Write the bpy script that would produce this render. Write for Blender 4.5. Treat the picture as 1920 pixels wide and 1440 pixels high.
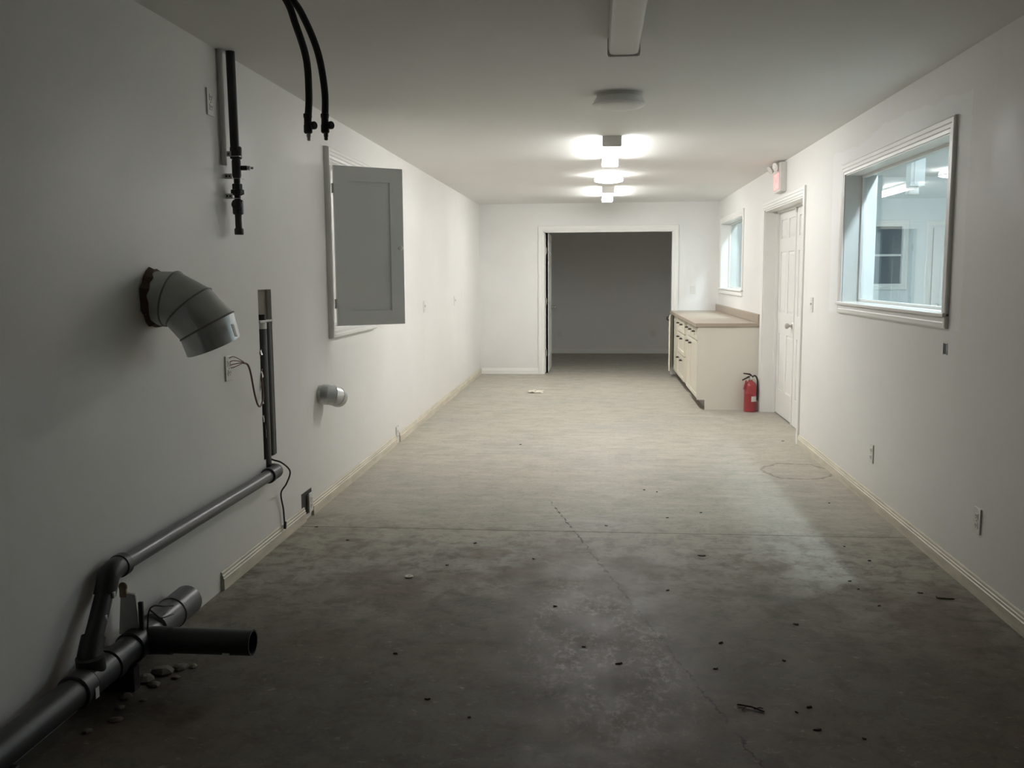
import bpy, math, random
from mathutils import Vector, Matrix
random.seed(7)
for o in list(bpy.data.objects): bpy.data.objects.remove(o)
S = bpy.context.scene
COL = S.collection
PI = math.pi
# ------------------------------------------------------------------ camera
F = 1725.0
fw = Vector((1122.2-960, 516.0-720, F)).normalized()
d0 = Vector((math.sin(-.0045), math.cos(-.0045), 0)); dn = (d0 - d0.dot(fw)*fw).normalized()
rt = dn.cross(fw)
cam = bpy.data.cameras.new('camera'); cam.sensor_width = 36; cam.lens = F/1920*36; cam.clip_end = 60
co = bpy.data.objects.new('camera', cam); COL.objects.link(co)
co.matrix_world = Matrix(((rt.x, -rt.y, -rt.z, 0), (fw.x, -fw.y, -fw.z, 0), (-dn.x, dn.y, dn.z, 1.422), (0, 0, 0, 1)))
S.camera = co
# ------------------------------------------------------------------ world, exposure
w = bpy.data.worlds.new('world'); S.world = w; w.use_nodes = True
w.node_tree.nodes['Background'].inputs[0].default_value = (.02, .022, .025, 1)
w.node_tree.nodes['Background'].inputs[1].default_value = 0.1
S.view_settings.view_transform = 'Standard'; S.view_settings.look = 'None'
S.view_settings.gamma = 1; S.view_settings.use_curve_mapping = False
S.view_settings.exposure = 1.2
LAMP = 26.0          # radiance of the lit ceiling lamps in the long room
LAMP2 = 40.0         # lamps in the room behind the windows
# ------------------------------------------------------------------ room numbers (metres)
XL, XR, YB, ZC = -1.712, 1.681, 13.30, 2.44
XO = 1.881           # far side of the right wall
YF = -5.0            # wall behind the camera
YD = 16.9            # far wall of the dark room

# ================================================================== materials
def lin(r, g, b):
    f = lambda c: (c/12.92 if c <= .04045 else ((c+.055)/1.055)**2.4)
    return (f(r/255), f(g/255), f(b/255), 1)

def new_mat(name):
    m = bpy.data.materials.new(name); m.use_nodes = True
    nt = m.node_tree; return m, nt, nt.nodes['Principled BSDF']

def mat(name, col, rough=.5, metal=0, var=.06, scale=6, bump=0, bscale=60, rvar=.1, stretch=None, spec=.5):
    m, nt, b = new_mat(name)
    N = nt.nodes.new; Lk = nt.links.new
    tc = N('ShaderNodeTexCoord'); src = tc.outputs['Object']
    if stretch:
        mp = N('ShaderNodeMapping'); mp.inputs['Scale'].default_value = stretch; Lk(src, mp.inputs[0]); src = mp.outputs[0]
    n = N('ShaderNodeTexNoise'); n.inputs['Scale'].default_value = scale; n.inputs['Detail'].default_value = 5; Lk(src, n.inputs['Vector'])
    mx = N('ShaderNodeMix'); mx.data_type = 'RGBA'
    mx.inputs[6].default_value = tuple(c*(1-var) for c in col[:3]) + (1,)
    mx.inputs[7].default_value = tuple(min(1, c*(1+var)) for c in col[:3]) + (1,)
    Lk(n.outputs['Fac'], mx.inputs[0]); Lk(mx.outputs[2], b.inputs['Base Color'])
    mr = N('ShaderNodeMapRange'); mr.inputs['To Min'].default_value = max(.02, rough-rvar); mr.inputs['To Max'].default_value = min(1, rough+rvar)
    Lk(n.outputs['Fac'], mr.inputs['Value']); Lk(mr.outputs[0], b.inputs['Roughness'])
    b.inputs['Metallic'].default_value = metal; b.inputs['Specular IOR Level'].default_value = spec
    if bump:
        n2 = N('ShaderNodeTexNoise'); n2.inputs['Scale'].default_value = bscale; n2.inputs['Detail'].default_value = 3; Lk(src, n2.inputs['Vector'])
        bp = N('ShaderNodeBump'); bp.inputs['Strength'].default_value = bump; bp.inputs['Distance'].default_value = .01
        Lk(n2.outputs['Fac'], bp.inputs['Height']); Lk(bp.outputs[0], b.inputs['Normal'])
    return m

def emit(name, col, strength):
    m, nt, b = new_mat(name)
    b.inputs['Base Color'].default_value = (.8, .8, .8, 1)
    b.inputs['Emission Color'].default_value = col; b.inputs['Emission Strength'].default_value = strength
    return m

class NG:
    """tiny node-graph helper for the floor and the walls"""
    def __init__(s, nt): s.nt = nt
    def add(s, t, **k):
        n = s.nt.nodes.new(t)
        for a, v in k.items(): setattr(n, a, v)
        return n
    def put(s, sock, v):
        if isinstance(v, bpy.types.NodeSocket): s.nt.links.new(v, sock)
        else: sock.default_value = v
    def math(s, op, a, b=0., c=0.):
        n = s.add('ShaderNodeMath', operation=op); s.put(n.inputs[0], a); s.put(n.inputs[1], b)
        if op in ('MULTIPLY_ADD', 'SMOOTH_MIN'): s.put(n.inputs[2], c)
        return n.outputs[0]
    def rng(s, v, a, b, c=0., d=1., smooth=True):
        n = s.add('ShaderNodeMapRange'); n.clamp = True
        if smooth: n.interpolation_type = 'SMOOTHSTEP'
        s.put(n.inputs[0], v)
        for i, x in enumerate((a, b, c, d)): s.put(n.inputs[i+1], x)
        return n.outputs[0]
    def noise(s, vec, scale, detail=4, rough=.55, dist=0):
        n = s.add('ShaderNodeTexNoise'); s.put(n.inputs['Vector'], vec); n.inputs['Scale'].default_value = scale
        n.inputs['Detail'].default_value = detail; n.inputs['Roughness'].default_value = rough; n.inputs['Distortion'].default_value = dist
        return n.outputs['Fac']
    def mix(s, f, a, b):
        n = s.add('ShaderNodeMix', data_type='RGBA'); s.put(n.inputs[0], f); s.put(n.inputs[6], a); s.put(n.inputs[7], b); return n.outputs[2]
    def mapping(s, vec, scale, loc=(0, 0, 0)):
        n = s.add('ShaderNodeMapping'); s.put(n.inputs[0], vec); n.inputs['Scale'].default_value = scale; n.inputs['Location'].default_value = loc; return n.outputs[0]

def floor_material():
    m, nt, b = new_mat('concrete'); g = NG(nt)
    P = g.add('ShaderNodeTexCoord').outputs['Object']
    sp = g.add('ShaderNodeSeparateXYZ'); g.put(sp.inputs[0], P); X, Y = sp.outputs[0], sp.outputs[1]
    big = g.noise(P, .9, 5, .6); mid = g.noise(P, 4.5, 6, .65); fine = g.noise(P, 38, 5, .7); trow = g.noise(g.mapping(P, (1.2, 5.5, 1)), 2.2, 5, .6, .6)
    c = g.mix(g.rng(big, .35, .68), (.45, .42, .35, 1), (.40, .385, .335, 1))
    c = g.mix(g.rng(trow, .42, .68, 0, .55), c, (.53, .50, .42, 1))
    c = g.mix(g.rng(mid, .48, .75, 0, .45), c, (.33, .31, .26, 1))
    near = g.rng(Y, 5.6, 4.3)                                            # near bay: worn and stained, with the falloff of light painted darker too
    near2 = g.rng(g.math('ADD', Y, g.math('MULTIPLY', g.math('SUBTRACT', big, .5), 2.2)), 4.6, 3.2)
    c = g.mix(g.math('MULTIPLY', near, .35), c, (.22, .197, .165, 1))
    c = g.mix(g.math('MULTIPLY', near2, .76), c, (.092, .075, .052, 1))  # dimness of the foreground put into the floor colour
    red = g.rng(g.noise(g.mapping(P, (1, 1, 1), (3.1, 1.7, 0)), 1.25, 4, .6), .5, .64)
    c = g.mix(g.math('MULTIPLY', g.math('MULTIPLY', red, near), .8), c, (.17, .125, .095, 1))
    dark = g.rng(g.noise(g.mapping(P, (1, 1, 1), (7.3, 2.2, 0)), 1.7, 6, .7), .52, .68)
    c = g.mix(g.math('MULTIPLY', g.math('MULTIPLY', dark, near), .65), c, (.125, .113, .093, 1))
    c = g.mix(g.rng(fine, .5, .75, 0, .5), c, (.15, .137, .112, 1))
    grit = g.noise(g.mapping(P, (1, 1, 1), (4, 9, 0)), 90, 4, .75)
    c = g.mix(g.math('MULTIPLY', g.rng(grit, .52, .75, 0, .4), g.math('MULTIPLY_ADD', near, -.7, 1.)), c, (.50, .475, .41, 1))
    mott = g.noise(g.mapping(P, (1, 1, 1), (1.3, 6.1, 0)), 9, 9, .72, .4)
    c = g.mix(g.math('MULTIPLY', g.rng(mott, .44, .64), g.math('MULTIPLY_ADD', near, .5, .12)), c, (.100, .083, .060, 1))
    blot = g.noise(g.mapping(P, (1, 1, 1), (8.3, 3.1, 0)), 26, 6, .7)
    c = g.mix(g.math('MULTIPLY', g.rng(blot, .56, .66), g.math('MULTIPLY_ADD', near, .25, .10)), c, (.07, .06, .046, 1))
    # pale scuffed plaster dust around the crack
    dx = g.math('SUBTRACT', X, g.math('MULTIPLY_ADD', g.math('SUBTRACT', 3.4, Y), .12, .02))
    dd = g.math('ADD', g.math('POWER', g.math('DIVIDE', dx, .36), 2.), g.math('POWER', g.math('DIVIDE', g.math('SUBTRACT', Y, 3.45), .95), 2.))
    zone = g.rng(dd, 1.1, .1)
    sc = g.math('MULTIPLY', g.rng(g.noise(g.mapping(P, (1.5, 1, 1)), 24, 10, .8), .455, .60), g.rng(g.noise(g.mapping(P, (1.3, .8, 1), (2, 2, 0)), 5, 5, .7), .40, .58))
    c = g.mix(g.math('MULTIPLY', g.math('MULTIPLY', zone, sc), .8), c, (.56, .53, .48, 1))
    sc2 = g.rng(g.noise(g.mapping(P, (1, 1.4, 1), (2, 5, 0)), 18, 10, .8), .56, .66)
    c = g.mix(g.math('MULTIPLY', g.math('MULTIPLY', near, sc2), .42), c, (.44, .42, .38, 1))
    # ragged crack
    jit = g.math('MULTIPLY', g.math('SUBTRACT', g.noise(P, 14, 4, .7), .5), .07)
    line = g.math('ADD', g.math('MULTIPLY_ADD', g.math('SUBTRACT', 5.57, Y), .249, -.264), jit)
    wid = g.rng(g.noise(P, 22, 3), .38, .72, .001, .011)
    crack = g.math('LESS_THAN', g.math('ABSOLUTE', g.math('SUBTRACT', X, line)), wid)
    crack = g.math('MULTIPLY', crack, g.math('LESS_THAN', Y, 5.75))
    crack = g.math('MULTIPLY', crack, g.rng(g.noise(P, 6, 3), .36, .52))
    c = g.mix(g.math('MULTIPLY', crack, .8), c, (.035, .03, .024, 1))
    # dried water ring beside the right baseboard
    rx = g.math('DIVIDE', g.math('SUBTRACT', X, 1.44), .25); ry = g.math('DIVIDE', g.math('SUBTRACT', Y, 6.72), .27)
    rr = g.math('ADD', g.math('SQRT', g.math('ADD', g.math('POWER', rx, 2.), g.math('POWER', ry, 2.))), g.math('MULTIPLY', g.math('SUBTRACT', g.noise(P, 7, 3), .5), .55))
    ring = g.rng(g.math('ABSOLUTE', g.math('SUBTRACT', rr, 1.)), .07, .02)
    c = g.mix(g.math('MULTIPLY', ring, .55), c, (.16, .13, .09, 1))
    g.put(b.inputs['Base Color'], c)
    ro = g.math('ADD', g.rng(mid, .3, .7, .48, .62), g.math('MULTIPLY', near, -.02))
    g.put(b.inputs['Roughness'], ro); b.inputs['Specular IOR Level'].default_value = .17
    h = g.math('ADD', g.math('MULTIPLY', fine, .35), g.math('ADD', mid, g.math('MULTIPLY', crack, -1.5)))
    bp = g.add('ShaderNodeBump'); bp.inputs['Strength'].default_value = .16; bp.inputs['Distance'].default_value = .01
    g.put(bp.inputs['Height'], h); g.put(b.inputs['Normal'], bp.outputs[0])
    return m

def paint_material(name, col, patch=None):
    m, nt, b = new_mat(name); g = NG(nt)
    P = g.add('ShaderNodeTexCoord').outputs['Object']
    sp = g.add('ShaderNodeSeparateXYZ'); g.put(sp.inputs[0], P); Y, Z = sp.outputs[1], sp.outputs[2]
    k = lambda f: tuple(c*f for c in col) + (1,)
    n1 = g.noise(P, 1.1, 5, .6); n2 = g.noise(g.mapping(P, (1, 7, .8)), 1.3, 4, .55); n3 = g.noise(P, 9, 5, .65)
    c = g.mix(g.rng(n1, .3, .7), k(.955), k(1.0))
    c = g.mix(g.rng(n2, .5, .75, 0, .5), c, (col[0]*.97, col[1]*.955, col[2]*.92, 1))
    c = g.mix(g.rng(n3, .66, .8, 0, .22), c, (col[0]*.86, col[1]*.84, col[2]*.79, 1))
    c = g.mix(g.rng(g.math('ADD', Z, g.math('MULTIPLY', n3, .25)), .5, .12, 0, .28), c, (col[0]*.88, col[1]*.85, col[2]*.78, 1))   # browner and darker towards the floor, ragged edge
    if patch:                                                             # fresh paint brushed round the window casing
        (y0, y1, z0, z1) = patch
        e = g.math('MULTIPLY', g.math('SUBTRACT', n1, .5), .25)
        ins = g.math('MULTIPLY', g.math('GREATER_THAN', g.math('ADD', Y, e), y0), g.math('LESS_THAN', g.math('ADD', Y, e), y1))
        ins = g.math('MULTIPLY', ins, g.math('MULTIPLY', g.math('GREATER_THAN', Z, z0), g.math('LESS_THAN', g.math('ADD', Z, e), z1)))
        c = g.mix(g.math('MULTIPLY', ins, .6), c, (min(.9, col[0]*1.07), min(.9, col[1]*1.08), min(.9, col[2]*1.10), 1))
    g.put(b.inputs['Base Color'], c)
    g.put(b.inputs['Roughness'], g.rng(n1, .3, .7, .42, .6)); b.inputs['Specular IOR Level'].default_value = .4
    bp = g.add('ShaderNodeBump'); bp.inputs['Strength'].default_value = .05; bp.inputs['Distance'].default_value = .01
    g.put(bp.inputs['Height'], g.noise(P, 120, 3)); g.put(b.inputs['Normal'], bp.outputs[0])
    return m

def glass_material():
    m = bpy.data.materials.new('window_glass'); m.use_nodes = True; nt = m.node_tree; nt.nodes.clear(); g = NG(nt)
    out = g.add('ShaderNodeOutputMaterial'); t = g.add('ShaderNodeBsdfTransparent'); t.inputs[0].default_value = (.90, .955, .965, 1)
    gl = g.add('ShaderNodeBsdfGlossy'); gl.inputs['Roughness'].default_value = .01
    n = g.add('ShaderNodeLayerWeight'); n.inputs['Blend'].default_value = .5
    mx = g.add('ShaderNodeMixShader'); g.put(mx.inputs[0], g.math('MULTIPLY_ADD', g.math('POWER', n.outputs['Facing'], 4.), .75, .06)); g.put(mx.inputs[1], t.outputs[0]); g.put(mx.inputs[2], gl.outputs[0])
    g.put(out.inputs[0], mx.outputs[0]); return m

M = dict(
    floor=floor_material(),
    wall_left=paint_material('wall_paint_left', (.85, .836, .805)),
    wall_right=paint_material('wall_paint_right', (.85, .838, .81), (4.47, 6.95, 1.15, 2.27)),
    wall=paint_material('wall_paint', (.855, .848, .828)),
    ceil=mat('ceiling_paint', (.84, .83, .805, 1), .75, var=.04, scale=1.2, bump=.05, bscale=90),
    trim=mat('trim_paint', (.86, .85, .815, 1), .35, var=.03, scale=5),
    base=mat('worn_baseboard_paint', (.64, .59, .475, 1), .45, var=.38, scale=9, stretch=(1, .45, 3)),
    door=mat('door_paint', (.86, .85, .82, 1), .4, var=.03, scale=4, bump=.05, bscale=40, stretch=(1, 6, .5)),
    grey=mat('grey_paint', (.85, .855, .85, 1), .45, var=.04, scale=3),
    cab=mat('cream_cabinet_paint', (.76, .715, .60, 1), .42, var=.05, scale=5, stretch=(1, 4, .6)),
    cabend=mat('beige_end_panel', (.74, .71, .63, 1), .5, var=.05, scale=3),
    lam=mat('tan_laminate', (.40, .335, .265, 1), .42, var=.10, scale=45),
    pull=mat('dark_bronze', (.05, .042, .035, 1), .4, .6),
    kick=mat('toe_kick', (.30, .29, .27, 1), .6),
    abs=mat('black_plastic_pipe', (.035, .036, .036, 1), .42, var=.3, scale=9, bump=.03),
    absg=mat('grey_pipe_plastic', (.11, .11, .11, 1), .36, var=.25, scale=8),  # greyer copy of the black plastic; lamplight on the coupling put into the colour
    rubber=mat('black_rubber', (.025, .025, .025, 1), .5, var=.2),
    galv=mat('galvanised_steel', (.62, .64, .64, 1), .36, .6, var=.25, scale=14, rvar=.14),
    galvd=mat('dull_galvanised_steel', (.60, .62, .60, 1), .42, .45, var=.25, scale=12, rvar=.14),
    foam=mat('torn_foam', (.16, .10, .075, 1), .9, var=.5, scale=30, bump=.6, bscale=60),
    steel=mat('bright_steel', (.72, .71, .69, 1), .3, .9, var=.08, scale=20),
    nickel=mat('satin_nickel', (.55, .53, .49, 1), .3, .95),
    plastic=mat('white_plastic', (.78, .765, .72, 1), .35, var=.02),
    slotm=mat('dark_slot', (.03, .03, .03, 1), .6),
    conduit=mat('white_conduit', (.66, .65, .62, 1), .4, var=.08),
    chase=mat('brown_chase_board', (.17, .155, .13, 1), .8, var=.25, scale=10),
    chase2=mat('tan_chase_board', (.22, .20, .165, 1), .8, var=.15, scale=8),
    foil=mat('torn_foil', (.75, .75, .74, 1), .3, .6, var=.2, scale=40, bump=.5, bscale=80),
    brown=mat('brown_cable_sheath', (.17, .09, .055, 1), .5, var=.2),
    copper=mat('pinkish_wire', (.50, .30, .22, 1), .45, var=.2),
    red=mat('red_enamel', (.36, .05, .055, 1), .32, var=.08, scale=8),
    paper=mat('paper', (.80, .76, .68, 1), .8, var=.08, scale=20),
    dpaper=mat('dirty_paper', (.68, .63, .53, 1), .8, var=.25, scale=25),
    sticker=mat('white_sticker', (.72, .71, .68, 1), .5, var=.05),
    chip=mat('dark_debris', (.065, .050, .038, 1), .8, var=.4, scale=30),
    rubble=mat('crumbled_plaster', (.30, .27, .22, 1), .9, var=.35, scale=20, bump=.6, bscale=50),
    wood=mat('rough_wood', (.35, .27, .17, 1), .7, var=.2, scale=8, stretch=(1, 1, 6)),
    adj=mat('cool_white_wall', (.80, .84, .85, 1), .6, var=.03, scale=1),
    dkpane=mat('dark_window_pane', (.10, .13, .15, 1), .08, var=.2, scale=4),
    lens_off=mat('unlit_lens', (.90, .895, .88, 1), .35, var=.01),
    lens=emit('lit_lens', (1.0, .995, .985, 1), LAMP),
    lens2=emit('cool_lit_lens', (.80, .93, 1.0, 1), LAMP2),
    bulb=emit('cool_bulb', (.82, .92, 1.0, 1), 950.0),
    letters=emit('exit_letters', (1.0, .10, .10, 1), .55),
    exitface=mat('exit_face', (.80, .62, .60, 1), .4),
    chrome=mat('lamp_reflector', (.75, .75, .74, 1), .12, .95),
    glass=glass_material(),
)
# ================================================================== mesh builder
class MB:
    def __init__(s): s.v = []; s.f = []
    def _add(s, vs, fs):
        o = len(s.v); s.v += [tuple(v) for v in vs]; s.f += [tuple(i+o for i in f) for f in fs]; return s
    def box(s, a, b):
        x0, y0, z0 = [min(p, q) for p, q in zip(a, b)]; x1, y1, z1 = [max(p, q) for p, q in zip(a, b)]
        return s._add([(x0, y0, z0), (x1, y0, z0), (x1, y1, z0), (x0, y1, z0), (x0, y0, z1), (x1, y0, z1), (x1, y1, z1), (x0, y1, z1)],
                      [(0, 3, 2, 1), (4, 5, 6, 7), (0, 1, 5, 4), (1, 2, 6, 5), (2, 3, 7, 6), (3, 0, 4, 7)])
    def rings(s, rs, cap0=True, cap1=True, closed=False):
        n = len(rs[0]); vs = [p for r in rs for p in r]; fs = []
        m = len(rs) if closed else len(rs)-1
        for i in range(m):
            a = i*n; b = ((i+1) % len(rs))*n
            for k in range(n): fs.append((a+k, a+(k+1) % n, b+(k+1) % n, b+k))
        if not closed:
            if cap0: fs.append(tuple(range(n-1, -1, -1)))
            if cap1: fs.append(tuple((len(rs)-1)*n+k for k in range(n)))
        return s._add(vs, fs)
    def lathe(s, prof, org, axis=(0, 0, 1), n=24, cap0=True, cap1=True):
        """prof: (radius, distance along the axis)"""
        ax = Vector(axis).normalized(); u = ax.orthogonal().normalized(); v = ax.cross(u); o = Vector(org)
        return s.rings([[o + ax*h + (u*math.cos(2*PI*k/n) + v*math.sin(2*PI*k/n))*max(r, 1e-4) for k in range(n)] for r, h in prof], cap0, cap1)
    def cyl(s, a, b, r, n=20, r2=None):
        a = Vector(a); b = Vector(b)
        return s.lathe([(r, 0), (r if r2 is None else r2, (b-a).length)], a, b-a, n)
    def pipe(s, a, b, r, t=.005, n=24):
        """hollow, open at b"""
        a = Vector(a); b = Vector(b); L = (b-a).length
        return s.lathe([(r, 0), (r, L), (r-t, L), (r-t, L*.25)], a, b-a, n, True, True)
    def tube(s, pts, r, n=10, caps=True):
        P = [Vector(p) for p in pts]; T = []
        for i in range(len(P)):
            T.append((P[min(i+1, len(P)-1)] - P[max(i-1, 0)]).normalized())
        u = T[0].orthogonal().normalized(); rs = []
        for i, p in enumerate(P):
            u = (u - u.dot(T[i])*T[i]).normalized(); v = T[i].cross(u)
            rr = r[i] if isinstance(r, (list, tuple)) else r
            rs.append([p + (u*math.cos(2*PI*k/n) + v*math.sin(2*PI*k/n))*rr for k in range(n)])
        return s.rings(rs, caps, caps)
    def prism(s, prof, a, b):
        """closed profile of 3-D points at a, extruded by b-a"""
        d = Vector(b) - Vector(a)
        return s.rings([[Vector(p) for p in prof], [Vector(p)+d for p in prof]])
    def build(s, name, m, parent=None, bevel=0, smooth=False, angle=35):
        me = bpy.data.meshes.new(name); me.from_pydata(s.v, [], s.f); me.validate(); me.update()
        import bmesh
        bm = bmesh.new(); bm.from_mesh(me); bmesh.ops.recalc_face_normals(bm, faces=bm.faces); bm.to_mesh(me); bm.free()
        me.materials.append(M[m])
        if smooth:
            me.polygons.foreach_set('use_smooth', [True]*len(me.polygons)); me.set_sharp_from_angle(angle=math.radians(angle))
        o = bpy.data.objects.new(name, me); COL.objects.link(o)
        if parent: o.parent = parent; o.matrix_parent_inverse = Matrix.Translation(-Vector(parent.location))
        if bevel:
            md = o.modifiers.new('bevel', 'BEVEL'); md.width = bevel; md.segments = 2; md.limit_method = 'ANGLE'
        return o

def box(name, m, a, b, parent=None, bevel=0): return MB().box(a, b).build(name, m, parent, bevel)
def tag(o, label, cat, group=None, kind=None):
    o['label'] = label; o['category'] = cat
    if group: o['group'] = group
    if kind: o['kind'] = kind
    return o
def thing(name, label, cat, loc=(0, 0, 0), group=None, kind=None):
    o = bpy.data.objects.new(name, None); o.empty_display_size = .05; o.location = loc; COL.objects.link(o)
    return tag(o, label, cat, group, kind)
def spline(pts, n=8):
    P = [Vector(p) for p in pts]; P = [P[0]*2-P[1]] + P + [P[-1]*2-P[-2]]; out = []
    for i in range(1, len(P)-2):
        p0, p1, p2, p3 = P[i-1:i+3]
        for k in range(n):
            t = k/n; out.append(.5*((2*p1) + (p2-p0)*t + (2*p0-5*p1+4*p2-p3)*t*t + (3*p1-p0-3*p2+p3)*t**3))
    return out + [P[-2]]

# ================================================================== the setting
def slab_with_holes(name, m, plane, x0, x1, u0, u1, v0, v1, holes, label):
    """wall between x0 and x1 (thickness), spanning u, v; plane 'X' -> u=Y, 'Y' -> u=X; v=Z"""
    us = sorted({u0, u1, *[h[0] for h in holes], *[h[1] for h in holes]}); vs = sorted({v0, v1, *[h[2] for h in holes], *[h[3] for h in holes]})
    P = (lambda t, u, v: (t, u, v)) if plane == 'X' else (lambda t, u, v: (u, t, v))
    solid = lambda i, j: 0 <= i < len(us)-1 and 0 <= j < len(vs)-1 and not any(h[0]-1e-6 <= us[i] and us[i+1] <= h[1]+1e-6 and h[2]-1e-6 <= vs[j] and vs[j+1] <= h[3]+1e-6 for h in holes)
    b = MB(); ids = {}
    def vid(t, u, v):
        k = (t, u, v)
        if k not in ids: ids[k] = len(b.v); b.v.append(P(t, u, v))
        return ids[k]
    for i in range(len(us)-1):
        for j in range(len(vs)-1):
            if not solid(i, j): continue
            a, c, d, e = us[i], us[i+1], vs[j], vs[j+1]
            for t in (x0, x1): b.f.append((vid(t, a, d), vid(t, c, d), vid(t, c, e), vid(t, a, e)))
            for (di, dj, q) in ((-1, 0, ((a, d), (a, e))), (1, 0, ((c, d), (c, e))), (0, -1, ((a, d), (c, d))), (0, 1, ((a, e), (c, e)))):
                if not solid(i+di, j+dj):
                    b.f.append((vid(x0, *q[0]), vid(x0, *q[1]), vid(x1, *q[1]), vid(x1, *q[0])))
    return tag(b.build(name, m), label, 'wall', kind='structure')

# floor: two concrete slabs with a saw-cut joint between them
fl = thing('floor', 'worn beige grey concrete floor with a saw-cut joint and a ragged crack', 'floor', kind='structure')
YJ = 5.02
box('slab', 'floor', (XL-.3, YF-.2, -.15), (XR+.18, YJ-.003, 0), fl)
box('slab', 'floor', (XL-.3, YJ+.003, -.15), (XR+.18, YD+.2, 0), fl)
box('joint_filler', 'kick', (XL-.3, YJ-.003, -.15), (XR+.18, YJ+.003, -.006), fl)
tag(box('ceiling', 'ceil', (XL-.3, YF-.2, ZC), (XO, YD+.2, ZC+.12)), 'flat dim white drywall ceiling carrying a row of lamps', 'ceiling', kind='structure')
SL = (4.525, 4.715, .485, 1.36)                 # chase cut into the left wall
HT = (5.80, 6.84, 1.095, 2.17)                  # hatch opening
slab_with_holes('wall_left', 'wall_left', 'X', XL-.12, XL, YF, YB, 0, ZC, [SL, HT], 'long stained white left wall with ducts and pipes')
W1 = (4.69, 6.59, 1.225, 2.09); W2 = (11.09, 12.99, 1.235, 2.11); D1 = (7.885, 9.665, 0, 2.06)
slab_with_holes('wall_right', 'wall_right', 'X', XR, XO, YF, YB+.12, 0, ZC, [W1, W2, D1], 'white right wall with two interior windows and a door')
D2 = (-.785, 1.05, 0, 2.045)
slab_with_holes('wall_back', 'wall', 'Y', YB, YB+.12, XL-.12, XR, 0, ZC, [D2], 'white end wall with a wide open doorway')
tag(box('wall_front', 'wall', (XL-.12, YF-.12, 0), (XO, YF, ZC)), 'white wall behind the camera', 'wall', kind='structure')
# dark room behind the doorway
tag(box('wall_far', 'wall', (XL-.3, YD, 0), (XO, YD+.12, ZC)), 'dim grey-looking far wall seen through the open doorway', 'wall', kind='structure')
tag(box('wall_far_left', 'wall', (-1.25, YB+.12, 0), (-1.15, YD, ZC)), 'side wall of the dark room on the left', 'wall', kind='structure')
tag(box('wall_far_right', 'wall', (XR, YB+.12, 0), (XO, YD, ZC)), 'side wall of the dark room on the right', 'wall', kind='structure')

def baseboard(name, a, b, nrm, h, label, m='base', t=.016):
    """moulded board from a to b on the floor; nrm points into the room"""
    a = Vector(a); n = Vector(nrm); z = Vector((0, 0, 1))
    pr = [(0, 0), (t, 0), (t, .62), (t*.72, .66), (t*.72, .78), (t*.5, .82), (t*.45, .95), (t*.25, 1), (0, 1)]
    o = MB().prism([a + n*p + z*(q*h) for p, q in pr], a, b).build(name, m)
    return tag(o, label, 'baseboard', kind='structure')
baseboard('baseboard_left', (XL, 3.93, 0), (XL, 5.125, 0), (1, 0, 0), .085, 'short scuffed cream baseboard running up to the broken floor outlet')
baseboard('baseboard_left', (XL, 5.27, 0), (XL, 7.585, 0), (1, 0, 0), .085, 'scuffed cream baseboard between the two low outlets on the left wall')
baseboard('baseboard_left', (XL, 7.725, 0), (XL, YB, 0), (1, 0, 0), .085, 'scuffed cream baseboard from the far low outlet to the end wall')
baseboard('baseboard_back', (XL+.016, YB, 0), (-.865, YB, 0), (0, -1, 0), .085, 'cream baseboard left of the open doorway', 'trim')
baseboard('baseboard_right', (XR, YF, 0), (XR, 7.80, 0), (-1, 0, 0), .085, 'scuffed cream baseboard along the right wall')
baseboard('baseboard_far', (-1.15, YD, 0), (XR, YD, 0), (0, -1, 0), .085, 'baseboard of the dark room seen through the doorway', 'trim')

def casing(parent, plane, t0, nrm, hole, wdt, bottom=False, name='casing', m='trim', th=.018):
    """mitred moulded frame of four (or three) strips round a hole on a wall face"""
    u0, u1, v0, v1 = hole
    P = (lambda t, u, v: Vector((t, u, v))) if plane == 'X' else (lambda t, u, v: Vector((u, t, v)))
    pr = [(0, 0), (0, .55), (.22, .62), (.30, .85), (.55, .85), (.62, 1), (.9, 1), (1, .75), (1, 0)]     # across, proud
    cs = [(u0, v0), (u0, v1), (u1, v1), (u1, v0)]; dirs = [(-1, -1), (-1, 1), (1, 1), (1, -1)]
    if not bottom: dirs[0] = (-1, 0); dirs[3] = (1, 0)
    segs = [(0, 1), (1, 2), (2, 3)] + ([(3, 0)] if bottom else [])
    for i, j in segs:
        rs = []
        for k in (i, j):
            rs.append([P(t0 + nrm*th*q, cs[k][0] + dirs[k][0]*wdt*p, cs[k][1] + dirs[k][1]*wdt*p) for p, q in pr])
        MB().rings(rs).build(name, m, parent)

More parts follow.
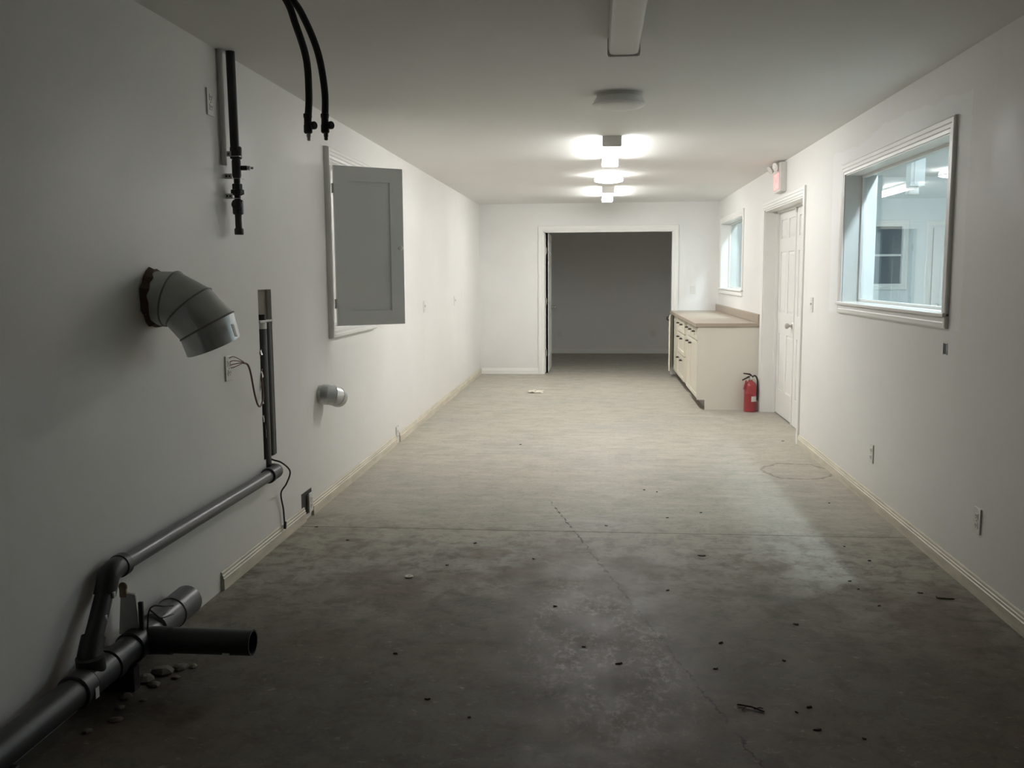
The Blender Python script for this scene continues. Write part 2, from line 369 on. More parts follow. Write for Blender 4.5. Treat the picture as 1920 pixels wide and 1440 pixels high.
def window(n, hole, label):
    u0, u1, v0, v1 = hole
    w_ = thing('window_%d' % n, label, 'window', (XR, (u0+u1)/2, v0), kind='structure')
    casing(w_, 'X', XR, -1, hole, .072, True)
    XG = 1.80
    for a, b in (((XR, u0, v0), (XO, u0+.006, v1)), ((XR, u1-.006, v0), (XO, u1, v1)), ((XR, u0, v1-.006), (XO, u1, v1)), ((XR, u0, v0), (XO, u1, v0+.006))):
        box('jamb_liner', 'trim', a, b, w_)
    f = .022
    for a, b in (((XG-.016, u0+.006, v0+.006), (XG+.016, u0+f+.006, v1-.006)), ((XG-.016, u1-f-.006, v0+.006), (XG+.016, u1-.006, v1-.006)),
                 ((XG-.016, u0+f, v1-f), (XG+.016, u1-f, v1-.006)), ((XG-.016, u0+f, v0+.006), (XG+.016, u1-f, v0+f))):
        box('sash_stop', 'trim', a, b, w_, .002)
    box('stool', 'trim', (XR-.03, u0-.072, v0-.016), (XR+.03, u1+.072, v0+.004), w_, .004)
    box('pane', 'glass', (XG-.003, u0+.02, v0+.02), (XG+.003, u1-.02, v1-.02), w_)
    casing(w_, 'X', XO, 1, hole, .072, True)
    return w_
window(1, W1, 'large interior window with white moulded casing on the near right wall')
window(2, W2, 'interior window above the tan counter at the far right')

# door 1: pair of six-panel doors set deep in the right wall
d1 = thing('door_1', 'pair of white six panel doors in a deep white frame on the right wall', 'door', (XR, 8.775, 0), kind='structure')
casing(d1, 'X', XR, -1, D1, .08)
for a, b in (((XR, D1[0], 0), (XO, D1[0]+.012, D1[3])), ((XR, D1[1]-.012, 0), (XO, D1[1], D1[3])), ((XR, D1[0], D1[3]-.012), (XO, D1[1], D1[3]))):
    box('jamb', 'trim', a, b, d1)
for a, b in (((1.795, D1[1]-.03, 0), (1.822, D1[1]-.012, D1[3]-.012)), ((1.795, D1[0], D1[3]-.03), (1.822, D1[1], D1[3]-.012))):
    box('stop', 'trim', a, b, d1)
def six_panel_leaf(name, parent, u0, u1, t0, t1, z0, z1, plane, face):
    """stiles and rails proud of sunk fields that carry raised panels; face = side(s) of t that show them"""
    P = (lambda t, u, v: (t, u, v)) if plane == 'X' else (lambda t, u, v: (u, t, v))
    W = u1-u0; H = z1-z0; st = W*.135; mid = W*.12
    cols = [(u0+st, u0+(W-mid)/2), (u0+(W+mid)/2, u1-st)]
    rows = [(z0+.122*H, z0+.40*H), (z0+.505*H, z0+.80*H), (z0+.865*H, z0+.955*H)]
    b = MB(); d = .008
    for s_ in (t0, t1):
        pass
    us = [u0, cols[0][0], cols[0][1], cols[1][0], cols[1][1], u1]
    zs = [z0, rows[0][0], rows[0][1], rows[1][0], rows[1][1], rows[2][0], rows[2][1], z1]
    b.box(P(t0+d, u0, z0), P(t1-d, u1, z1))
    for i in range(5):
        for j in range(7):
            if i in (1, 3) and j in (1, 3, 5): continue
            b.box(P(t0, us[i], zs[j]), P(t1, us[i+1], zs[j+1]))
    leaf = b.build(name, 'door', parent)
    for c in cols:
        for r in rows:
            k = .028
            for s_, q in ((t0, d), (t1, -d)):
                MB().rings([[P(s_+q, c[0]+.004, r[0]+.004), P(s_+q, c[1]-.004, r[0]+.004), P(s_+q, c[1]-.004, r[1]-.004), P(s_+q, c[0]+.004, r[1]-.004)],
                            [P(s_+q*.2, c[0]+k, r[0]+k), P(s_+q*.2, c[1]-k, r[0]+k), P(s_+q*.2, c[1]-k, r[1]-k), P(s_+q*.2, c[0]+k, r[1]-k)]]).build('raised_panel', 'door', leaf)
    return leaf
def door_knob(parent, org, axis, m='nickel'):
    MB().lathe([(.033, 0), (.034, .005), (.028, .010), (.013, .016), (.012, .035), (.022, .042), (.0275, .055), (.0265, .066), (.017, .073), (.0, .074)], org, axis, 20).build('knob', m, parent, smooth=True)
la = six_panel_leaf('leaf', d1, 8.785, 9.65, 1.824, 1.859, .012, 2.045, 'X', -1); la['label'] = 'far leaf with a satin knob'
lb = six_panel_leaf('leaf', d1, 7.90, 8.78, 1.814, 1.849, .006, 2.045, 'X', -1); lb['label'] = 'near leaf partly hidden by the door casing'
door_knob(la, (1.824, 8.87, .935), (-1, 0, 0))
MB().box((1.806, 8.765, .006), (1.814, 8.80, 2.04)).build('astragal', 'door', lb)
MB().box((1.79, 8.74, 2.018), (1.812, 8.775, 2.043)).cyl((1.80, 8.757, 1.985), (1.80, 8.757, 2.02), .006, 8).build('top_bolt', 'plastic', lb)

# door 2: wide doorway in the end wall with one open leaf
d2 = thing('door_2', 'wide cased doorway in the end wall with one leaf swung into the dark room', 'door', (.13, YB, 0), kind='structure')
casing(d2, 'Y', YB, -1, D2, .08)
for a, b in (((D2[0], YB, 0), (D2[0]+.014, YB+.12, D2[3])), ((D2[1]-.014, YB, 0), (D2[1], YB+.12, D2[3])), ((D2[0], YB, D2[3]-.014), (D2[1], YB+.12, D2[3]))):
    box('jamb', 'trim', a, b, d2)
casing(d2, 'Y', YB+.12, 1, D2, .08)
lf = six_panel_leaf('leaf', d2, YB+.124, YB+1.0, -.768, -.722, .012, 2.03, 'X', 1); lf['label'] = 'open white leaf seen edge on'
door_knob(lf, (-.722, YB+.93, .94), (1, 0, 0)); door_knob(lf, (-.768, YB+.93, .94), (-1, 0, 0))
for z in (.30, 1.05, 1.78):
    MB().box((-.770, YB+.118, z-.045), (-.746, YB+.126, z+.045)).cyl((-.766, YB+.116, z-.047), (-.766, YB+.116, z+.047), .006, 10).build('hinge', 'nickel', lf)

# ---- the brighter room behind the right wall
YA = 14.0; XA = 6.2; ZA = 2.80
tag(box('floor_side', 'floor', (XR+.18, YF, -.15), (XA, YA, -.005)), 'concrete floor of the room behind the windows', 'floor', kind='structure')
tag(box('ceiling_side', 'adj', (XO, YF, ZA), (XA, YA, ZA+.1)), 'white ceiling of the bright room behind the windows', 'ceiling', kind='structure')
W3 = (3.95, 4.40, 1.27, 2.10)
slab_with_holes('wall_side_back', 'adj', 'Y', YA, YA+.1, XO, XA, 0, ZA, [W3], 'cool white end wall of the bright room behind the windows')
tag(box('wall_side_right', 'adj', (XA, YF, 0), (XA+.1, YA, ZA)), 'cool white outer wall of the bright room', 'wall', kind='structure')
tag(box('wall_side_front', 'adj', (XO, YF-.1, 0), (XA, YF, ZA)), 'near end wall of the bright room', 'wall', kind='structure')
tag(box('wall_side_upper', 'adj', (XO-.1, YF, ZC+.12), (XO, YA, ZA)), 'strip of wall above the shared partition', 'wall', kind='structure')
w3 = thing('window_3', 'small dark window in the bright room seen through the large window', 'window', (4.17, YA, 1.27), kind='structure')
casing(w3, 'Y', YA, -1, W3, .09, True)
box('pane', 'dkpane', (W3[0]-.02, YA+.05, W3[2]-.02), (W3[1]+.02, YA+.06, W3[3]+.02), w3)
box('meeting_rail', 'trim', (W3[0], YA+.03, 1.67), (W3[1], YA+.05, 1.70), w3)
d3 = thing('door_3', 'white panel door in the bright room seen through the large window', 'door', (5.2, YA, 0), kind='structure')
casing(d3, 'Y', YA, -1, (4.82, 5.62, 0, 2.08), .09)
l3 = six_panel_leaf('leaf', d3, 4.825, 5.615, YA-.03, YA-.002, .01, 2.07, 'Y', -1)
door_knob(l3, (4.90, YA-.03, .95), (0, -1, 0))

# ================================================================== lamps
def strip_light(y0, y1, x, lensm, label, zc=ZC, name='strip_light', group='strip lights on the ceiling'):
    t = thing(name, label, 'ceiling light', (x, (y0+y1)/2, zc), group)
    MB().box((x-.066, y0+.01, zc-.028), (x+.066, y1-.01, zc)).build('housing', 'plastic', t, .002)
    pr = [(-.064, -.026), (-.066, -.045), (-.060, -.066), (-.045, -.072), (.045, -.072), (.060, -.066), (.066, -.045), (.064, -.026)]
    MB().prism([(x+p, y0+.012, zc+q) for p, q in pr], (x, y0+.012, 0), (x, y1-.012, 0)).build('lens', lensm, t, smooth=True)
    e = [(-.071, 0), (-.071, -.062), (-.068, -.074), (-.060, -.078), (.060, -.078), (.068, -.074), (.071, -.062), (.071, 0)]
    for a in (y0, y1-.014):
        MB().prism([(x+p, a, zc+q) for p, q in e], (x, a, 0), (x, a+.014, 0)).build('end_cap', 'plastic', t)
    return t
def disc_light(x, y, lensm, label, zc=ZC, r=.148, group='round lights on the ceiling'):
    t = thing('round_light', label, 'ceiling light', (x, y, zc), group)
    MB().lathe([(r*.86, 0), (r*.86, -.018), (r*.90, -.026)], (x, y, zc), (0, 0, 1), 40).build('base_plate', 'plastic', t, smooth=True)
    MB().lathe([(r*.90, -.020), (r*.97, -.040), (r, -.054), (r*.985, -.062), (r*.9, -.070), (r*.6, -.079), (r*.3, -.083), (0, -.084)], (x, y, zc), (0, 0, 1), 40).build('lens', lensm, t, smooth=True, angle=60)
    MB().lathe([(r*.99, -.050), (r*1.02, -.052), (r*1.02, -.060), (r*.985, -.063)], (x, y, zc), (0, 0, 1), 40, False, False).build('rim', 'lens_off', t, smooth=True)
    return t
strip_light(2.88, 4.165, .105, 'lens_off', 'unlit white strip light nearest the camera, cut by the top of the picture')
disc_light(.112, 5.41, 'lens_off', 'unlit white round light between two strip lights')
strip_light(6.97, 8.29, .095, 'lens', 'glowing strip light, the larger and nearer of the two lit ones')
disc_light(.10, 9.62, 'lens', 'glowing round light between the two lit strip lights')
strip_light(10.87, 12.19, .108, 'lens', 'glowing strip light nearest the end wall')
t = thing('bulb_light', 'small bare cool bulb in the next room close behind the large window', 'ceiling light', (2.18, 5.14, ZA), 'lamps of the bright room')
MB().lathe([(.06, 0), (.06, -.012), (.035, -.03), (.024, -.05)], (2.18, 5.14, ZA), (0, 0, 1), 20).build('lamp_holder', 'plastic', t, smooth=True)
MB().lathe([(.016, -.045), (.03, -.065), (.042, -.095), (.045, -.115), (.04, -.14), (.026, -.156), (0, -.162)], (2.18, 5.14, ZA), (0, 0, 1), 20).build('globe', 'bulb', t, smooth=True)
strip_light(11.2, 12.4, 2.30, 'lens2', 'cool strip light in the next room close behind the far window', ZA, group='lamps of the bright room')
disc_light(3.95, 9.6, 'lens2', 'round fill lamp added on the ceiling of the bright room', ZA, .17, group='lamps of the bright room')  # added as fill to brighten the room behind the windows
strip_light(7.6, 8.8, 4.4, 'lens2', 'cool strip fill light added over the middle of the bright room', ZA, group='lamps of the bright room')  # second added fill light for the same room

# ================================================================== things on the left wall
def outlet(label, wall, y, z, broken=False, name='wall_outlet', nrm=None):
    """duplex receptacle; wall: X of the wall face, nrm +1 faces +X"""
    s_ = nrm
    t = thing(name, label, 'outlet', (wall, y, z), 'duplex wall outlets')
    box('plate', 'plastic', (wall, y-.036, z-.058), (wall+s_*.007, y+.036, z+.058), t, .002)
    for q in (-.021, .021):
        r = box('receptacle', 'plastic', (wall+s_*.007, y-.0165, z+q-.014), (wall+s_*.0095, y+.0165, z+q+.014), t, .002)
        MB().box((wall+s_*.0095, y-.008, z+q-.004), (wall+s_*.0102, y-.0055, z+q+.006)).box((wall+s_*.0095, y+.0055, z+q-.004), (wall+s_*.0102, y+.008, z+q+.006)).cyl((wall+s_*.0094, y, z+q-.009), (wall+s_*.0102, y, z+q-.009), .0025, 8).build('slot', 'slotm', r)
    MB().lathe([(.0035, 0), (.0035, .001), (.002, .002)], (wall+s_*.007, y, z), (s_, 0, 0), 10).build('screw', 'nickel', t)
    return t
def switch(label, wall, y, z, nrm, plane='X'):
    P = (lambda t, u, v: (t, u, v)) if plane == 'X' else (lambda t, u, v: (u, t, v))
    t = thing('light_switch', label, 'light switch', P(wall, y, z), 'wall switches')
    box('plate', 'plastic', P(wall, y-.036, z-.058), P(wall+nrm*.006, y+.036, z+.058), t, .002)
    box('toggle', 'plastic', P(wall+nrm*.006, y-.005, z-.004), P(wall+nrm*.018, y+.005, z+.016), t, .001)
    for q in (-.03, .03):
        MB().lathe([(.003, 0), (.003, .001)], P(wall+nrm*.006, y, z+q), P(nrm, 0, 0), 8).build('screw', 'nickel', t)
    return t
outlet('white outlet high on the left wall beside the black air pipe', XL, 4.032, 2.19, nrm=1)
outlet('white outlet on the left wall with cable wires pulled out of it', XL, 4.11, 1.004, nrm=1)
outlet('low outlet standing proud in a ragged hole above the cut baseboard', XL+.012, 5.215, .095, nrm=1)
box('back_box', 'galvd', (XL-.02, 5.185, .05), (XL+.012, 5.245, .14), [o for o in COL.objects if o.get('label', '').startswith('low outlet standing')][0])
box('wall_cut', 'slotm', (XL-.0005, 5.09, .03), (XL+.0015, 5.275, .168)); bpy.data.objects['wall_cut'].parent = bpy.data.objects['wall_left']
outlet('small low outlet set into the left baseboard farther from the camera', XL, 7.655, .085, nrm=1)
box('wall_cut', 'galvd', (XL-.0005, 7.59, .03), (XL+.0015, 7.72, .15)).parent = bpy.data.objects['wall_left']
outlet('outlet on the right wall farther from the camera', XR, 5.755, .322, nrm=-1)
outlet('outlet on the right wall nearest the camera', XR, 4.155, .331, nrm=-1)
switch('light switch on the left wall near the end wall', XL, 10.92, 1.13, 1)
switch('light switch on the left wall right of the grey hatch', XL, 8.98, 1.125, 1)
switch('light switch on the right wall beside the white door', XR, 7.475, 1.18, -1)
switch('light switch on the end wall right of the open doorway', YB, 1.333, 1.21, -1, 'Y')
for x, lb_ in ((-.70, 'dim outlet on the dark room wall at the left of the doorway'), (1.0, 'dim outlet on the dark room wall at the right of the doorway')):
    t = thing('wall_outlet', lb_, 'outlet', (x, YD, .36), 'duplex wall outlets')
    box('plate', 'plastic', (x-.036, YD-.007, .30), (x+.036, YD, .415), t, .002)
    for q in (.337, .379): box('receptacle', 'plastic', (x-.016, YD-.010, q-.014), (x+.016, YD-.007, q+.014), t)
# empty box cut into the right wall below the window
t = thing('wall_box', 'small dark open electrical box in the right wall below the window', 'electrical box', (XR, 4.64, 1.055))
MB().box((XR-.001, 4.615, 1.03), (XR+.03, 4.665, 1.08)).build('hole', 'slotm', t)
box('frame', 'galvd', (XR-.003, 4.612, 1.027), (XR, 4.618, 1.083), t); box('frame', 'galvd', (XR-.003, 4.662, 1.027), (XR, 4.668, 1.083), t)

# black air pipe with fittings and clamps
PX, PY = XL+.045, 4.20
t = thing('air_pipe', 'black vertical air drop pipe with fittings, valve and steel clamps', 'pipe', (PX, PY, 1.62))
MB().cyl((PX, PY-.01, 2.0), (PX, PY-.02, ZC), .0205).build('pipe', 'abs', t, smooth=True)
MB().lathe([(.024, 0), (.027, .004), (.027, .05), (.023, .056)], (PX, PY, 1.965), (0, 0, 1)).build('coupling', 'abs', t, smooth=True)
MB().lathe([(.017, 0), (.021, .012), (.021, .075), (.018, .09)], (PX, PY, 1.878), (0, 0, 1)).build('tee', 'abs', t, smooth=True)
n_ = MB().cyl((PX, PY, 1.925), (PX+.045, PY+.012, 1.925), .011, 14).build('outlet_nipple', 'abs', t, smooth=True)
MB().lathe([(.007, 0), (.0105, .003), (.0105, .014), (.006, .017), (.005, .03)], (PX+.045, PY+.012, 1.925), (1, .2, 0), 12).build('brass_tip', 'steel', n_, smooth=True)
MB().cyl((PX, PY, 1.70), (PX, PY, 1.89), .0145).build('lower_pipe', 'abs', t, smooth=True)
MB().lathe([(.018, 0), (.032, .006), (.032, .024), (.024, .027), (.024, .05), (.020, .053)], (PX, PY, 1.80), (0, 0, 1), 8).build('union', 'abs', t)
MB().lathe([(.019, 0), (.025, .005), (.025, .062), (.019, .068)], (PX, PY, 1.712), (0, 0, 1), 14).build('elbow_body', 'abs', t, smooth=True)
MB().lathe([(.012, -.02), (.022, -.02), (.022, .004), (.016, .006)], (PX+.004, PY-.03, 1.756), (.25, -1, 0), 16).build('side_plug', 'abs', t, smooth=True)
MB().cyl((PX, PY, 1.64), (PX, PY, 1.72), .016).build('drip_leg', 'abs', t, smooth=True)
MB().lathe([(.019, 0), (.021, .003), (.021, .026), (.018, .03)], (PX, PY, 1.62), (0, 0, 1), 12).build('end_cap', 'abs', t, smooth=True)
for z in (1.985, 1.885, 1.795):
    c = MB().box((XL, PY-.030, z-.012), (PX-.012, PY-.026, z+.012)).box((PX-.024, PY-.030, z-.012), (PX+.026, PY-.026, z-.009)).box((PX+.023, PY-.030, z-.012), (PX+.026, PY+.024, z-.009)).build('clamp', 'plastic', t, .001)
    for xx in (.008, .022):
        MB().cyl((XL+xx, PY-.0310, z), (XL+xx, PY-.0300, z), .0042, 10).build('bolt_hole', 'slotm', c)
t = thing('white_conduit', 'thin white conduit running up the wall beside the black air pipe', 'conduit', (XL+.014, 4.135, 1.93))
MB().cyl((XL+.014, 4.135, 1.93), (XL+.014, 4.135, ZC), .0125, 14).build('tube', 'conduit', t, smooth=True)
MB().box((XL, 4.12, 2.3), (XL+.004, 4.17, 2.325)).build('strap', 'conduit', t)

# two black hoses hanging from a ceiling hook
def hose(pts, label, side):
    t = thing('air_hose', label, 'hose', pts[0], 'black air hoses hanging from the ceiling')
    e = Vector(pts[-1]); sp = spline(pts, 10)
    MB().tube(sp, .0112, 12).build('hose', 'rubber', t, smooth=True)
    MB().lathe([(.0112, .028), (.0135, .026), (.0135, .016), (.0118, .012), (.0122, -.006), (.0135, -.010), (.0135, -.030), (.010, -.034)], e, (0, 0, 1), 14).build('valve_body', 'abs', t, smooth=True)
    MB().cyl(e+Vector((.009, 0, -.010)), e+Vector((.018, -.003, -.010)), .006, 10).build('valve_stem', 'abs', t, smooth=True)
    MB().lathe([(.008, 0), (.0125, .002), (.0125, .009), (.009, .012)], e+Vector((.016, -.003, -.010)), (1, -.6, 0), 16).build('knob', 'abs', t, smooth=True)
    MB().lathe([(.0075, 0), (.0075, -.009), (.006, -.012), (.006, -.020), (.004, -.022)], e+Vector((.002, 0, -.034)), (0, 0, 1), 12).build('quick_coupler', 'steel' if side else 'absg', t, smooth=True)
    box('ceiling_clip', 'galvd', (pts[0][0]-.025, pts[0][1]-.02, ZC-.03), (pts[0][0]+.02, pts[0][1]+.02, ZC), t, .003)
hose([(-1.16, 2.90, 2.425), (-1.07, 2.90, 2.40), (-.975, 2.90, 2.285), (-.943, 2.90, 2.205), (-.912, 2.90, 2.10), (-.907, 2.90, 1.99), (-.913, 2.90, 1.905)], 'left and shorter of two black hoses hanging from the ceiling', 1)
hose([(-1.16, 2.965, 2.425), (-1.075, 2.965, 2.41), (-.978, 2.965, 2.305), (-.935, 2.965, 2.238), (-.893, 2.965, 2.13), (-.875, 2.965, 2.012), (-.877, 2.965, 1.915)], 'right and longer of two black hoses hanging in front of the hatch corner', 0)

# large galvanised elbow
def ringE(o, i, r, n=32, yc=3.43, k=1.0, ph=0.):
    ox, oz = o; ix, iz = i; c = Vector(((ox+ix)/2, yc, (oz+iz)/2)); a = Vector(((ox-ix)/2, 0, (oz-iz)/2))*k
    return [c + a*math.cos(2*PI*q/n) + Vector((0, r*k*math.cos(ph), r*k*math.sin(ph)))*math.sin(2*PI*q/n) for q in range(n)]
t = thing('duct_elbow', 'large galvanised duct elbow sticking out of the left wall and turning down', 'duct', (XL, 3.43, 1.34))
RE = [((-1.745, 1.449), (-1.745, 1.237)), ((-1.612, 1.446), (-1.668, 1.237)), ((-1.494, 1.381), (-1.655, 1.239)), ((-1.410, 1.288), (-1.608, 1.184)), ((-1.392, 1.190), (-1.592, 1.126))]
nm = ['collar', 'gore', 'gore', 'outlet_sleeve']
for k in range(4):
    TY = (3.43, 3.43, 3.433, 3.442, 3.455); TP = (0, 0, .06, .14, .22)
    a = ringE(*RE[k], .105, yc=TY[k], ph=TP[k]); b = ringE(*RE[k+1], .105, yc=TY[k+1], ph=TP[k+1])
    rs = [a, b] if k < 3 else [a, b, ringE(*RE[4], .105, k=.975, yc=TY[4], ph=TP[4]), ringE(*RE[3], .105, k=.965, yc=TY[3], ph=TP[3])]
    g_ = MB().rings(rs, False, False).build(nm[k], 'galvd' if k < 2 else 'galv', t, smooth=True, angle=30)
    if k < 3:
        c = [(p+q)/2 for p, q in zip(b, b)]
        ctr = sum((Vector(p) for p in b), Vector())/len(b)
        MB().tube([Vector(p) + (Vector(p)-ctr).normalized()*.0005 for p in b] + [b[0]], .0034, 6, False).build('seam', 'kick', g_, smooth=True)
sl_ = [o for o in t.children if o.name.startswith('outlet_sleeve')][0]
MB().tube([(-1.535, 3.332, 1.285), (-1.502, 3.340, 1.235)], .0026, 6).build('lap_seam', 'galv', t, smooth=True)
MB().rings([[Vector(p) for p in ((-1.394, 3.392, 1.245), (-1.394, 3.412, 1.245), (-1.380, 3.412, 1.198), (-1.380, 3.392, 1.198))], [Vector(p) for p in ((-1.391, 3.391, 1.246), (-1.391, 3.413, 1.246), (-1.377, 3.413, 1.197), (-1.377, 3.391, 1.197))]]).build('paper_label', 'paper', sl_)
# ragged foam packing round the hole
rs = []
for q in range(26):
    an = 2*PI*q/26; rr = random.uniform(.106, .127); 
    rs.append((an, rr, random.uniform(.006, .03)))
ring = []
for an, rr, dpt in rs:
    d = Vector((0, math.sin(an), math.cos(an))); c = Vector((0, 3.43, 1.343))
    ring.append([c+d*.100+Vector((XL-.02, 0, 0)), c+d*rr+Vector((XL-.02, 0, 0)), c+d*(rr-.002)+Vector((XL+dpt*.5, 0, 0)), c+d*.1065+Vector((XL+dpt+.01, 0, 0)), c+d*.100+Vector((XL+dpt, 0, 0))])
MB().rings(ring, closed=True).build('foam_packing', 'foam', t, smooth=True, angle=20)

# small galvanised elbow lower on the wall
t = thing('small_duct_elbow', 'small galvanised duct elbow low on the left wall under the grey hatch', 'duct', (XL, 5.52, .70))
def circ(c, nrm, r, n=24):
    ax = Vector(nrm).normalized(); u = Vector((0, 0, 1)); u = (u-u.dot(ax)*ax).normalized(); v = ax.cross(u)
    return [Vector(c)+(u*math.cos(2*PI*k/n)+v*math.sin(2*PI*k/n))*r for k in range(n)]
MB().rings([circ((XL-.02, 5.50, .702), (1, 0, 0), .058), circ((XL+.028, 5.50, .702), (1, 0, 0), .058)], False, False).build('collar', 'galvd', t, smooth=True)
C1 = [((XL+.022, 5.50, .702), (1, 0, 0), .0635), ((XL+.045, 5.508, .700), (1, .35, -.10), .0635), ((XL+.070, 5.535, .693), (1, .95, -.35), .0625), ((XL+.084, 5.575, .680), (.35, 1, -.45), .061), ((XL+.086, 5.615, .664), (.05, 1, -.45), .060)]
MB().rings([circ(*c) for c in C1], False, False).build('bend', 'galv', t, smooth=True, angle=18)
MB().rings([circ(C1[4][0], C1[4][1], .060), circ((XL+.085, 5.60, .668), C1[4][1], .054)], False, True).build('rolled_lip', 'galvd', t, smooth=True)
for c in C1[1:4]:
    q_ = circ(c[0], c[1], c[2]+.0004); MB().tube(q_+[q_[0]], .0018, 6, False).build('seam', 'galvd', t, smooth=True)

# open chase with the black vent pipe
t = thing('pipe_chase', 'narrow slot cut in the left wall showing a black pipe inside', 'wall slot', (XL-.06, 4.62, .485))
box('back_board', 'chase', (XL-.119, 4.50, .40), (XL-.100, 4.74, 1.40), t)
box('upper_board', 'chase2', (XL-.10, 4.5255, 1.206), (XL-.025, 4.7145, 1.3595), t)
box('side_board', 'chase', (XL-.10, 4.705, .485), (XL-.002, 4.7145, 1.19), t)
MB().cyl((XL-.030, 4.585, .40), (XL-.030, 4.585, 1.17), .045).build('vent_pipe', 'abs', t, smooth=True)
MB().cyl((XL-.026, 4.668, .488), (XL-.026, 4.668, 1.19), .034).build('side_pipe', 'abs', t, smooth=True)
MB().lathe([(.046, 0), (.046, .03), (.04, .034)], (XL-.030, 4.585, 1.160), (0, 0, 1), 20).build('white_coupling', 'conduit', t, smooth=True)
box('bracket', 'conduit', (XL-.10, 4.527, 1.192), (XL+.008, 4.713, 1.204), t, .002)
MB().cyl((XL-.012, 4.60, 1.20), (XL-.012, 4.60, 1.232), .020).build('pipe_stub', 'rubber', t, smooth=True)
for k, (y, z, h_) in enumerate([(4.53, 1.04, .03), (4.532, .93, .045), (4.53, .86, .04), (4.533, .80, .05), (4.535, .70, .04), (4.56, .63, .09), (4.60, .66, .03)]):
    b = MB(); ps = []
    for q in range(8):
        an = q*PI/4; ps.append(Vector((XL+.001+random.uniform(-.002, .006), y+math.cos(an)*random.uniform(.006, .014), z+math.sin(an)*h_*random.uniform(.35, .6))))
    b.rings([ps, [p+Vector((.002, 0, 0)) for p in ps]]).build('foil_scrap', 'foil', t)

# drain run along the wall
t = thing('drain_run', 'black plastic pipe running along the left wall into a leaning downpipe', 'pipe', (XL+.05, 3.75, .42))
hx = XL+.05
MB().cyl((hx, 2.96, .424), (hx, 4.50, .422), .030).build('long_pipe', 'absg', t, smooth=True)
MB().tube(spline([(hx, 4.46, .423), (hx, 4.53, .423), (hx-.008, 4.575, .420), (hx-.03, 4.60, .417), (XL+.001, 4.605, .415)], 6), .037, 18).build('wall_elbow', 'abs', t, smooth=True)
MB().lathe([(.034, 0), (.040, .003), (.040, .036), (.034, .04)], (hx, 4.435, .423), (0, 1, 0)).build('collar', 'abs', t, smooth=True)
MB().tube(spline([(hx, 3.0, .424), (hx, 2.94, .424), (hx, 2.905, .412), (hx, 2.885, .380), (hx, 2.872, .355)], 6), .037, 18).build('corner_elbow', 'abs', t, smooth=True)
MB().lathe([(.036, 0), (.041, .003), (.041, .034), (.036, .038)], (hx, 2.968, .424), (0, 1, 0)).build('collar', 'abs', t, smooth=True)
MB().cyl((hx, 2.88, .375), (hx+.018, 2.735, .215), .030).build('leaning_pipe', 'abs', t, smooth=True)
MB().tube(spline([(hx+.014, 2.765, .252), (hx+.018, 2.735, .215), (hx+.022, 2.717, .19), (hx+.022, 2.712, .160)], 6), .038, 18).build('lower_elbow', 'abs', t, smooth=True)
for (y, z) in ((2.868, .36), (2.81, .30), (2.742, .226)):
    MB().box((hx+.030, y-.007, z-.012), (hx+.0395 if z > .35 or z < .25 else hx+.0385, y+.006, z+.010)).build('white_sticker', 'sticker', t, .002)

t = thing('floor_drain_pipe', 'thick black pipe along the foot of the left wall with a branch pointing right', 'pipe', (XL+.09, 2.7, .1))
mx_, mz = XL+.082, .133
MB().cyl((mx_, .9, mz), (mx_, 3.05, mz), .049, 28).build('main_pipe', 'abs', t, smooth=True)
for y0, y1, r in ((2.60, 2.665, .057), (2.665, 2.80, .053), (2.80, 2.85, .057), (2.95, 3.02, .057), (1.75, 1.85, .057)):
    MB().lathe([(r-.005, 0), (r, .004), (r, y1-y0-.004), (r-.005, y1-y0)], (mx_, y0, mz), (0, 1, 0), 28).build('coupling', 'abs', t, smooth=True)
MB().cyl((mx_, 2.715, mz), (mx_, 2.710, mz+.075), .045, 24).build('tee_socket', 'abs', t, smooth=True)
MB().tube(spline([(mx_, 2.98, mz), (mx_+.01, 3.02, mz), (mx_+.055, 3.035, mz), (mx_+.12, 3.035, mz)], 6), .049, 24).build('wye_bend', 'abs', t, smooth=True)
br = MB().pipe((mx_+.06, 3.035, mz+.002), (-1.215, 3.035, mz+.002), .0455, .006, 32).build('branch_pipe', 'abs', t, smooth=True)
box('white_sticker', 'sticker', (-1.31, 2.988, mz-.03), (-1.285, 2.994, mz-.022), br)
MB().lathe([(.05, 0), (.058, .004), (.058, .15), (.0625, .155), (.0625, .165), (.058, .168)], (mx_, 3.12, mz+.005), (0, 1, .02), 28).build('grey_coupling', 'absg', t, smooth=True)
gc = MB().lathe([(.056, 0), (.0605, .004), (.0605, .13), (.054, .133), (.054, .03)], (mx_, 3.285, mz+.008), (0, 1, .02), 28).build('end_sleeve', 'absg', t, smooth=True)
MB().cyl((mx_, 3.0, mz), (mx_, 3.14, mz), .05, 24).build('link_pipe', 'absg', t, smooth=True)
gx = mx_-.02
gate = MB().rings([[Vector(p) for p in ((gx-.042, 3.0, .165), (gx+.034, 3.0, .165), (gx+.024, 3.005, .31), (gx-.030, 3.005, .318))], [Vector(p) for p in ((gx-.042, 3.016, .165), (gx+.034, 3.016, .165), (gx+.024, 3.019, .31), (gx-.030, 3.019, .318))]]).build('blast_gate', 'galvd', t, .002)
MB().lathe([(.0, 0), (.014, .001), (.017, .006), (.014, .011), (0, .012)], (gx-.020, 3.0, .338), (0, 1, 0), 14).build('gate_tongue', 'wood', gate, smooth=True)
MB().box((gx-.033, 3.003, .30), (gx-.008, 3.011, .335)).build('gate_tongue', 'wood', gate)
MB().box((gx+.034, 3.0, .16), (gx+.050, 3.012, .285)).build('gate_guide', 'abs', gate, .002)
